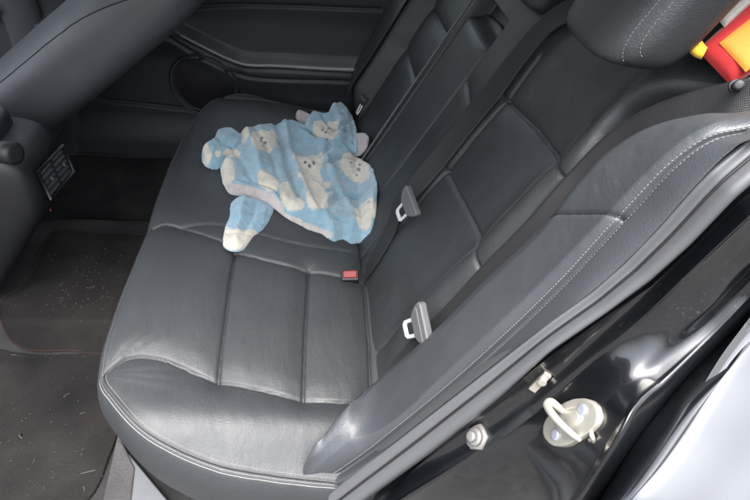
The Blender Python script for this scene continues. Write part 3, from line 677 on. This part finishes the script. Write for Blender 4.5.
# ================================================================== CONSOLE
con=thing('centre_console','dark plastic centre console end with rear air vents and grey rounded cap','console')
b=MB()
def conf(p,q,r_): 
    zz=.25+r_*.25; xr=-.215-.22*sm(.32,.04,zz); return np.dstack([-.75+(p+1)/2*(xr+.75),.575+q*.115*(1-.1*r_),zz])
b.grid(rbox(conf,90,60,.22,.28),cv=True); cb_=b.build('housing',M['console'],con,fixn=True)
b=MB(); b.grid(rbox(lambda p,q,r_: nA([-.52,.575,.50])+np.dstack([p*.24,q*.10,r_*.05]),70,50,.45,.5),cv=True); b.build('lid',M['capgrey'],con,fixn=True)
_cb=BVHTree.FromPolygons([tuple(v.co) for v in cb_.data.vertices],[tuple(p.vertices) for p in cb_.data.polygons])
def on_con(px,py):
    r=MW@nA([px-375,250-py,-F]); h=_cb.ray_cast(Vector(CAM),Vector(r).normalized()); return nA(h[0]) if h[0] is not None else onX(px,py,-.208)
vq=[on_con(*p) for p in [(34,172),(59,145),(74,164),(47,199)]]
v0=nA(vq[0]);ey=vq[1]-vq[0];ez=vq[3]-vq[0]
air=MB(); 
vb=MB(); vb.add([v0+nA([.0035,0,0]),v0+ey+nA([.0035,0,0]),v0+ey+ez+nA([.0035,0,0]),v0+ez+nA([.0035,0,0])],[(0,1,2,3)])
def vent_bar(a0,b0,a1,b1,r): air.tube([v0+ey*a0+ez*b0+nA([.008,0,0]),v0+ey*a1+ez*b1+nA([.008,0,0])],r,8)
for s in ((0,0,1,0),(1,0,1,1),(1,1,0,1),(0,1,0,0)): vent_bar(*s,.0035)
av=air.build('air_vent',M['console'],con,smooth=True); vb.build('vent_back',M['seam'],av,smooth=False)
for part in range(2):
    for k in range(5):
        s_=MB(); a0=.04+.50*part; bb_=.12+k*.19
        cc_=v0+ey*(a0+.21)+ez*bb_+nA([.004,0,0]); eyn=ey/np.linalg.norm(ey); t_=nA([.6,0,-.8]); s_.box(cc_,(np.linalg.norm(ey)*.42,.009,.0015),np.stack([eyn,t_,np.cross(eyn,t_)],1)); s_.build('slat',M['capgrey'],av,smooth=False)
for a in (.26,.77):
    s_=MB(); s_.box(v0+ey*a+ez*.5+nA([.010,0,0]),(.006,.004,.008)); s_.build('vent_tab',M['greyplastic'],av,smooth=False,bevel=.001)
b=MB(); c=onX(50,210,-.205); b.cyl(c,nA([1,0,0]),.0022,.003,16); b.build('indicator',mat('dim_red',(.10,.006,.006),.5),con,fixn=True)
b=MB(); c=onX(3,152,-.23); b.cyl(c,nA([1,-.3,.1]),.022,.03,28,.018); b.build('knob',M['console'],con,fixn=True)

# ================================================================== FLOOR, MATS, LITTER
def floorz(X,Y):
    hump=.075*sm(.36,.42,Y)*sm(.86,.80,Y)
    return hump+fbm(X*6,Y*6,81)*.010+.03*sm(.16,.06,Y)*0
xs=np.linspace(-1.3,.25,200); ys=np.linspace(-.03,1.30,200); Xg,Yg=np.meshgrid(xs,ys,indexing='ij')
b=MB(); b.grid(np.dstack([Xg,Yg,floorz(Xg,Yg)])); tag(b.build('floor',M['carpet'],fixn=True),'dark car floor carpet','floor',kind='structure')
def matmesh(outl,m,label,th=.007,name='floor_mat',g='floor mats'):
    t=thing(name,label,'floor mat',g)
    outl=cat(outl,200,True); c=outl.mean(0); rows=[]
    for k in np.r_[np.linspace(.01,.985,60),1.0,1.0]: rows.append(c+(outl-c)*k)
    A=nA(rows); Z=floorz(A[...,0],A[...,1])+th+fbm(A[...,0]*9,A[...,1]*9,91)*.004; Z[-1]-=th; P=np.dstack([A,Z]); b=MB(); b.grid(P,cv=True); b.build('pile',m,t,fixn=True)
    if m is M['mat2']: return t
    e=MB(); e.tube(P[-2]+nA([0,0,-.001]),.0032,8,closed=True); e.build('edge_binding',M['edge'],t)
    return t
zt=.085
mo=[onZ(*p,zt)[:2] for p in [(53,230),(100,232),(150,238),(140,290),(108,331),(60,333),(12,332),(0,318),(2,298),(27,277)]]
matmesh(mo,M['mat'],'brown-black carpet mat on the tunnel hump, sprinkled with pale crumbs')
mo=[(-.62,-.02),(-.36,-.025),(-.14,-.02),(-.075,.02),(-.06,.12),(-.05,.25),(-.06,.355),(-.3,.365),(-.62,.365)]
matmesh(mo,M['mat2'],'worn grey carpet mat in the near footwell with dry grass bits',.009)
mo=[(-.55,.90),(-.3,.89),(-.05,.90),(-.04,1.05),(-.08,1.2),(-.3,1.22),(-.55,1.2)]
matmesh(mo,M['carpet'],'black carpet mat in the dark far footwell',.007)
b=MB(); r2=random.Random(5)
def bit(x,y,ln,a,z0,r):
    P=[]; cv=r2.uniform(-.9,.9)
    for k in range(5):
        t=k/4-.5; P.append((x+ln*t*math.cos(a+cv*t),y+ln*t*math.sin(a+cv*t),z0+.0015+r2.uniform(0,.002)))
    b.tube(P,r,4)
for k in range(110):
    px=r2.gauss(85,28);py=r2.gauss(283,20)
    if px>128-(py-230)*.2 or py>328 or py<240 or px<15: continue
    p=onZ(px,py,zt); bit(p[0],p[1],r2.uniform(.001,.0035),r2.uniform(0,6),float(floorz(p[0],p[1]))+.009,r2.uniform(.0003,.0007))
for k in range(60):
    px,py=r2.uniform(0,108),r2.uniform(340,498); p=onZ(px,py,.012)
    if p[0]>-.05: continue
    bit(p[0],p[1],r2.uniform(.001,.004) if r2.random()<.93 else r2.uniform(.008,.014),r2.uniform(0,6),.012,r2.uniform(.0002,.00045))
for px,py,ln,a in ((88,472,.038,.25),(66,395,.022,.9),(20,437,.018,-.8),(14,355,.016,.1)):
    p=onZ(px,py,.014); bit(p[0],p[1],ln*.7,a,.0125,.0005)
tag(b.build('debris',M['straw']),'pale dry grass and crumbs scattered on the floor mats','debris',kind='stuff')

# ================================================================== BABY GARMENT
gar=thing('baby_garment','crumpled pale blue fleece baby suit printed with white bears lying on the middle seat','garment')
def g2c(L,h):
    out=[]
    for a,b in L:
        p=(180+a/3.127,90+b/3.127); P=onC(*p,h+.006); q=onplane(*p,BN,BN@B0+.02+h); out.append((P if np.linalg.norm(P-CAM)<np.linalg.norm(q-CAM) else q)[:2])
    return nA(out)
BLUE=nA([.225,.36,.43]);CREAM=nA([.56,.52,.43]);PINK=nA([.36,.31,.30]);DARK=nA([.06,.06,.07])
def supp(X,Y):
    zc=CT-.16*X+.006-.0; zb=.254+(X-.505)/math.tan(BA)+.02/math.sin(BA)
    return np.maximum(zc,zb)
def blob(outl,h0,thick,hf,paint,name,par,res=.0022,edge=.028,seed=0,base=None,pw=.55):
    P=cat(outl,len(outl)*10,True); lo,hi=P.min(0)-res*2,P.max(0)+res*2
    nx,ny=int((hi[0]-lo[0])/res),int((hi[1]-lo[1])/res); xs=lo[0]+np.arange(nx)*res; ys=lo[1]+np.arange(ny)*res
    X,Y=np.meshgrid(xs,ys,indexing='ij'); Pc=np.vstack([P,P[:1]]); jx=fbm(X*45,Y*45,seed+77)*.005; d=dpoly(X,Y,Pc)+0; ins=inside(X,Y,P); sd=np.where(ins,d,-d)+jx
    keep=sd>-res*1.0
    gx,gy=np.gradient(sd,res); gl=np.hypot(gx,gy)+1e-9; mv=np.where(sd<0,np.minimum(-sd/np.maximum(gl,.6),res*1.3),0); Xm=X+gx/gl*mv; Ym=Y+gy/gl*mv
    e=np.clip(sd/edge,0,1); prof=(1-(1-e)**2)**pw
    bs=(base or supp)(Xm,Ym); fold=hf(Xm,Ym,np.clip(sd,0,1))
    Z=bs+h0+thick*prof+fold*np.minimum(1,np.clip(sd,0,1)/.010)
    idx=-np.ones(X.shape,int); vs=[]; idx[keep]=np.arange(keep.sum()); V=np.stack([Xm[keep],Ym[keep],Z[keep]],1)
    c4=keep[:-1,:-1]&keep[1:,:-1]&keep[1:,1:]&keep[:-1,1:]
    q=np.stack([idx[:-1,:-1][c4],idx[1:,:-1][c4],idx[1:,1:][c4],idx[:-1,1:][c4]],1)
    C=paint(V[:,0],V[:,1],np.clip(sd[keep],0,1),(bs+h0+thick*prof)[keep])
    b=MB(); nv=len(V); U=V.copy(); bs2=(base or supp)(U[:,0],U[:,1])+h0-.001; U[:,2]=np.minimum(U[:,2]-.002,bs2)
    b.add(np.vstack([V,U]),np.vstack([q,q[:,::-1]+nv]).tolist(),np.vstack([C,C]))
    # join rims
    return b.build(name,M['fleece'],par,fixn=False)
def ridges(L,X,Y):
    h=0
    for P,amp,w in L:
        d=dpoly(X,Y,spl(P,30)); h=h+amp*np.exp(-(d/w)**2)
    return h
HB=.014
def E(cx,cy,rx,ry,ang=0): return (cx,cy,rx,ry,ang)
bears=[E(262,170,36,32),E(240,148,14,12),E(292,140,13,12),
       E(405,232,38,30),E(366,213,13,12),E(437,208,12,12),E(415,290,28,45,-10),E(428,345,30,40),E(452,300,20,10,-30),E(385,278,16,10,20),E(448,372,13,16),
       E(545,238,42,34),E(520,215,14,12),E(578,212,13,12),E(560,262,30,24),
       E(592,375,32,26),E(575,410,22,30,20),E(560,385,14,16),
       E(455,128,36,28),E(430,110,12,11),E(482,112,12,11),
       E(150,262,20,38),E(278,298,32,24,25),E(262,278,18,14),E(345,345,26,34,-35),E(330,315,18,20),E(372,362,16,14),
       E(195,145,22,20),E(158,198,30,16,20),E(360,405,20,10),E(130,190,14,10),E(505,380,0.1,.1)]
dots=[E(256,154,4,3.4),E(254,166,4.6,4),E(266,171,5.5,4.6),E(260,184,2.8,2.2),E(392,226,4.5,3.8),E(418,224,4.5,3.8),E(405,234,4.6,3.2),E(535,236,4,3.4),E(558,254,6,5),E(562,238,4,3.4),E(552,270,3,2.4),E(446,126,3.6,3),E(464,122,3.6,3),E(456,133,3.8,3),E(588,362,3.5,3)]
def tocrop(X,Y,Z):
    P=np.stack([X,Y,Z],1)-CAM; q=P@MW; u=375+F*q[:,0]/-q[:,2]; v=250-F*q[:,1]/-q[:,2]; return (u-180)*3.127,(v-90)*3.127
def paintbody(X,Y,sd,Z):
    u,v=tocrop(X,Y,Z); C=np.broadcast_to(BLUE,(len(X),3)).copy(); wob=(vnoise(u/7,v/7,3)-.5)*.16
    def put(L,col,w):
        for cx,cy,rx,ry,a in L:
            a=math.radians(a); du,dv=u-cx,v-cy; p=(du*math.cos(a)+dv*math.sin(a))/(rx*1.1); q=(-du*math.sin(a)+dv*math.cos(a))/(ry*1.1)
            m=sm(1.08,.92,np.hypot(p,q)+w); C[:]=C*(1-m[:,None])+col*m[:,None]
    put(bears,CREAM,wob); put(dots,DARK,0)
    hem=dpoly(u,v,[(152,312),(190,318),(235,327),(285,345),(312,375)]); m=sm(15,12,hem); C=C*(1-m[:,None])+nA([.46,.41,.39])*m[:,None]
    hem=dpoly(u,v,[(322,392),(370,415),(430,440),(470,455)]); m=sm(10,7,hem); C=C*(1-m[:,None])+nA([.48,.43,.39])*m[:,None]
    m=sm(.34,.52,vnoise(u/46,v/46,11))[:,None]*.12; return np.clip(C*(1-m),0,1)
def cr(L): return g2c(L,HB)
body_out=cr([(150,205),(125,235),(133,280),(152,312),(190,322),(235,332),(285,355),(325,385),(350,400),(400,425),(440,438),(480,460),(510,455),(535,466),(570,448),(600,415),(615,370),(620,320),(622,270),(612,230),(590,203),(560,190),(520,185),(480,175),(450,150),(400,115),(345,98),(300,108),(230,124),(178,140)])
rd=[(cr([(330,120),(345,200),(375,280),(400,350),(430,410)]),.012,.010),(cr([(300,120),(325,210),(345,290),(370,350)]),-.013,.008),
    (cr([(440,180),(470,260),(500,330),(540,400)]),.010,.011),(cr([(470,200),(430,240),(400,265)]),-.008,.007),(cr([(560,200),(500,230),(470,250)]),-.010,.008),
    (cr([(610,280),(560,330),(500,350),(470,380)]),-.010,.009),(cr([(210,150),(240,220),(260,290)]),.009,.012),(cr([(235,140),(275,210),(310,300)]),-.007,.008),
    (cr([(170,210),(200,260),(230,310)]),-.006,.008),(cr([(480,340),(450,400),(470,440)]),.008,.009),(cr([(350,400),(440,425),(500,430)]),-.006,.006),(cr([(600,300),(590,380),(540,440)]),.008,.010),(cr([(370,140),(440,190),(520,200)]),.012,.010),(cr([(400,150),(460,180),(540,185)]),-.012,.006)]
hemg=[(cr([(152,296),(190,304),(240,314),(290,332),(322,362)]),-.007,.0035),(cr([(330,380),(372,403),(430,426),(470,440)]),-.005,.003)]
def hemline(X,Y): return ridges(hemg,X,Y)
def hbody(X,Y,sd):
    h=ridges(rd,X,Y)
    q=fbm(X*9,Y*9,51)*.034+fbm(X*26+Y*12,Y*22,52)*.010+fbm(X*90,Y*90,58)*.0016+hemline(X,Y)
    r=(.5-np.abs(fbm(X*11+3,Y*9,53))*2)*.010*sm(.0,.02,sd)
    return h+q+r*.6
blob(body_out,.000,.034,hbody,paintbody,'suit_body',gar,.0017,.034)
def solid(cA,cuffpoly=None,cc=CREAM,w=14,patches=()):
    def f(X,Y,sd,Z):
        u,v=tocrop(X,Y,Z); C=np.broadcast_to(nA(cA),(len(X),3)).copy(); wob=(vnoise(u/8,v/8,5)-.5)*.3
        for cx,cy,rx,ry,a in patches:
            m=sm(1.08,.92,np.hypot((u-cx)/rx,(v-cy)/ry)+wob); C=C*(1-m[:,None])+CREAM*m[:,None]
        if cuffpoly is not None:
            m=sm(w,w-4,dpoly(u,v,cuffpoly)); C=C*(1-m[:,None])+cc*m[:,None]
        return C
    return f
fh=lambda s,a=.010: (lambda X,Y,sd: fbm(X*22,Y*22,s)*a*1.6+fbm(X*50,Y*40,s+1)*a*.8+fbm(X*110,Y*110,s+2)*a*.25)
# lower sleeve with cream cuff
o_=cr([(158,345),(152,385),(138,420),(132,455),(140,480),(170,488),(200,480),(235,440),(268,412),(285,385),(290,355),(240,332),(190,325)])
blob(o_,-.002,.019,lambda X,Y,sd: ridges([(cr([(200,340),(190,400),(175,470)]),.006,.010),(cr([(240,350),(225,400),(200,440)]),-.006,.006),(cr([(130,436),(165,450),(225,446)]),-.007,.0035),(cr([(165,370),(200,385),(250,380)]),-.005,.006)],X,Y)+fh(61)(X,Y,sd),solid(BLUE*nA([.92,.97,1.02]),[(132,455),(165,472),(215,462)],CREAM,32),'sleeve',gar,.0016,.022)
# left sleeve lump
o_=cr([(68,200),(74,182),(100,166),(112,142),(140,131),(178,138),(205,160),(200,195),(165,215),(130,236),(92,236),(70,222)])
blob(o_,.004,.036,lambda X,Y,sd: ridges([(cr([(110,150),(130,190),(160,200)]),-.008,.007),(cr([(85,200),(120,190),(165,165)]),.006,.010)],X,Y)+fh(63)(X,Y,sd),solid(BLUE,[(80,182),(90,205),(82,225)],CREAM*.95,13,[E(160,198,24,14),E(118,200,10,9)]),'sleeve',gar,.0016,.022)
# hood heap towards the backrest
o_=cr([(395,105),(410,90),(450,96),(468,72),(500,58),(535,68),(553,98),(558,140),(560,175),(540,205),(500,205),(455,192),(415,165),(385,135)])
def painth(X,Y,sd,Z):
    C=paintbody(X,Y,sd,Z); return C
blob(o_,.004,.050,lambda X,Y,sd: ridges([(cr([(480,80),(500,130),(500,190)]),.010,.012),(cr([(440,110),(470,150),(520,165)]),-.012,.007),(cr([(535,90),(520,140),(470,170)]),-.008,.007)],X,Y)+fh(65,.012)(X,Y,sd),painth,'hood',gar,.0018,.026)
# grey-pink lining tabs
o_=cr([(362,88),(368,74),(385,78),(412,92),(440,105),(420,116),(380,108)])
blob(o_,.016,.020,fh(67,.006),solid(PINK),'lining_flap',gar,.0018,.012)
o_=cr([(525,150),(548,136),(578,134),(592,145),(586,168),(566,190),(548,184),(562,165),(540,168),(520,170)])
blob(o_,.018,.026,fh(69,.006),solid(PINK*nA([.95,.95,1.0])),'lining_flap',gar,.0016,.010)
o_=cr([(455,178),(500,168),(540,175),(556,190),(530,204),(480,206),(450,200)])
blob(o_,.030,.018,lambda X,Y,sd: ridges([(cr([(460,190),(540,185)]),-.009,.005)],X,Y)+fh(71,.008)(X,Y,sd),solid(BLUE*.8,[(460,190),(540,190)],PINK,6),'neck_opening',gar,.0016,.012)

# ================================================================== RED CUSHION
rc=thing('red_cushion','red and orange fabric cushion with yellow felt tab on the parcel shelf','cushion')
nc=nA([-.42,-.62,.66]);nc/=np.linalg.norm(nc); Pc0=onY(700,50,.11)
def onR(px,py,h=0): return onplane(px,py,nc,nc@Pc0+h)
cor=nA([onR(*p) for p in [(697,50),(731,86),(845,18),(800,-45)]])
def rcs(u,v,h): return (cor[0]*(1-u)*(1-v)+cor[1]*u*(1-v)+cor[2]*u*v+cor[3]*(1-u)*v)+nc*h
def pad(u0,u1,v0,v1,th,bm,name,h0=0,e=3,sid=0):
    b=MB(); k=60; A=[]
    for i_ in range(k+1):
        r_=[]
        for j in range(k+1):
            p,q=i_/k*2-1,j/k*2-1; hh=th*((1-abs(p)**e)*(1-abs(q)**e))**.5+float(fbm(nA(p*2.),nA(q*2.),95+sid))*th*.3*(1-p*p)*(1-q*q); r_.append(rcs(u0+(u1-u0)*i_/k,v0+(v1-v0)*j/k,h0+hh))
        A.append(r_)
    A=nA(A); b.grid(A); B=[[rcs(u0+(u1-u0)*i_/k,v0+(v1-v0)*j/k,h0-.35*th*((1-abs(i_/k*2-1)**e)*(1-abs(j/k*2-1)**e))**.5) for j in range(k+1)] for i_ in range(k+1)]; b.grid(nA(B),flip=True)
    return b.build(name,bm,rc)
pad(0,1,0,1,.022,M['redcloth'],'cover')
pad(.22,.95,.10,1.0,.008,M['yellowcloth'],'front_panel',.0165,4,3)
pad(-.32,-.02,.25,1.1,.014,M['redcloth'],'folded_edge',.004,3,5); pad(-.12,.06,.22,1.1,.008,M['whitecloth'],'pale_band',.012,4,6)
b=MB()
for pth in ([(704,54),(698,52),(692,47),(689,42)],[(703,52),(699,47),(697,41),(698,36)]):
    P=spl([onR(*p,.012) for p in pth],20); b.tube(P,np.r_[np.linspace(.006,.0055,10),np.linspace(.0055,.0012,10)],10)
b.build('felt_tab',M['yellowtag'],rc)

# ================================================================== OUTSIDE, LIGHT, CAMERA
b=MB(); b.add([(-60,-60,-.38),(60,-60,-.38),(60,60,-.38),(-60,60,-.38)],[(0,1,2,3)]); tag(b.build('ground',M['ground'],smooth=False),'grey asphalt ground outside the car','ground',kind='structure')

w=bpy.data.worlds.new("World"); scn.world=w; w.use_nodes=True; nt=w.node_tree; bg=nt.nodes['Background']
sky=nt.nodes.new('ShaderNodeTexSky'); sky.sky_type='NISHITA'; sky.sun_disc=False; SE_,SR=R(74),R(195)
sky.sun_elevation=SE_; sky.sun_rotation=SR; sky.dust_density=4; sky.air_density=1.2
hs=nt.nodes.new('ShaderNodeHueSaturation'); hs.inputs['Saturation'].default_value=.35; nt.links.new(sky.outputs[0],hs.inputs['Color']); 
# overcast veil: a cloudy sky is about three times brighter overhead than at the horizon
tc=nt.nodes.new('ShaderNodeTexCoord'); sx=nt.nodes.new('ShaderNodeSeparateXYZ'); mr=nt.nodes.new('ShaderNodeMapRange'); nt.links.new(tc.outputs['Generated'],sx.inputs[0]); nt.links.new(sx.outputs[2],mr.inputs[0])
for i_,v_ in enumerate((0,.75,.22,1.5)): mr.inputs[i_+1].default_value=v_
mm_=nt.nodes.new('ShaderNodeMix'); mm_.data_type='RGBA'; mm_.blend_type='MULTIPLY'; mm_.inputs[0].default_value=1; nt.links.new(hs.outputs[0],mm_.inputs[6]); nt.links.new(mr.outputs[0],mm_.inputs[7]); nt.links.new(mm_.outputs[2],bg.inputs[0]); bg.inputs[1].default_value=.15
sd=bpy.data.lights.new('sun','SUN'); sd.energy=.9; sd.angle=R(28); sd.color=(1,.97,.93); so_=bpy.data.objects.new('sun',sd); COL.objects.link(so_)
dirv=nA([math.sin(SR)*math.cos(SE_),math.cos(SR)*math.cos(SE_),math.sin(SE_)])
so_.rotation_euler=Vector(dirv).to_track_quat('Z','Y').to_euler()
cd=bpy.data.cameras.new('camera'); cam=bpy.data.objects.new('camera',cd); COL.objects.link(cam); scn.camera=cam
from mathutils import Matrix
m4=Matrix([[*MW[0],CAM[0]],[*MW[1],CAM[1]],[*MW[2],CAM[2]],[0,0,0,1]]); cam.matrix_world=m4
cd.sensor_width=36; cd.lens=36*F/750; cd.clip_start=.01; cd.clip_end=500
scn.view_settings.view_transform='Standard'; scn.view_settings.look='None'; scn.view_settings.gamma=1; scn.view_settings.exposure=2.3
scn.cycles.max_bounces=8
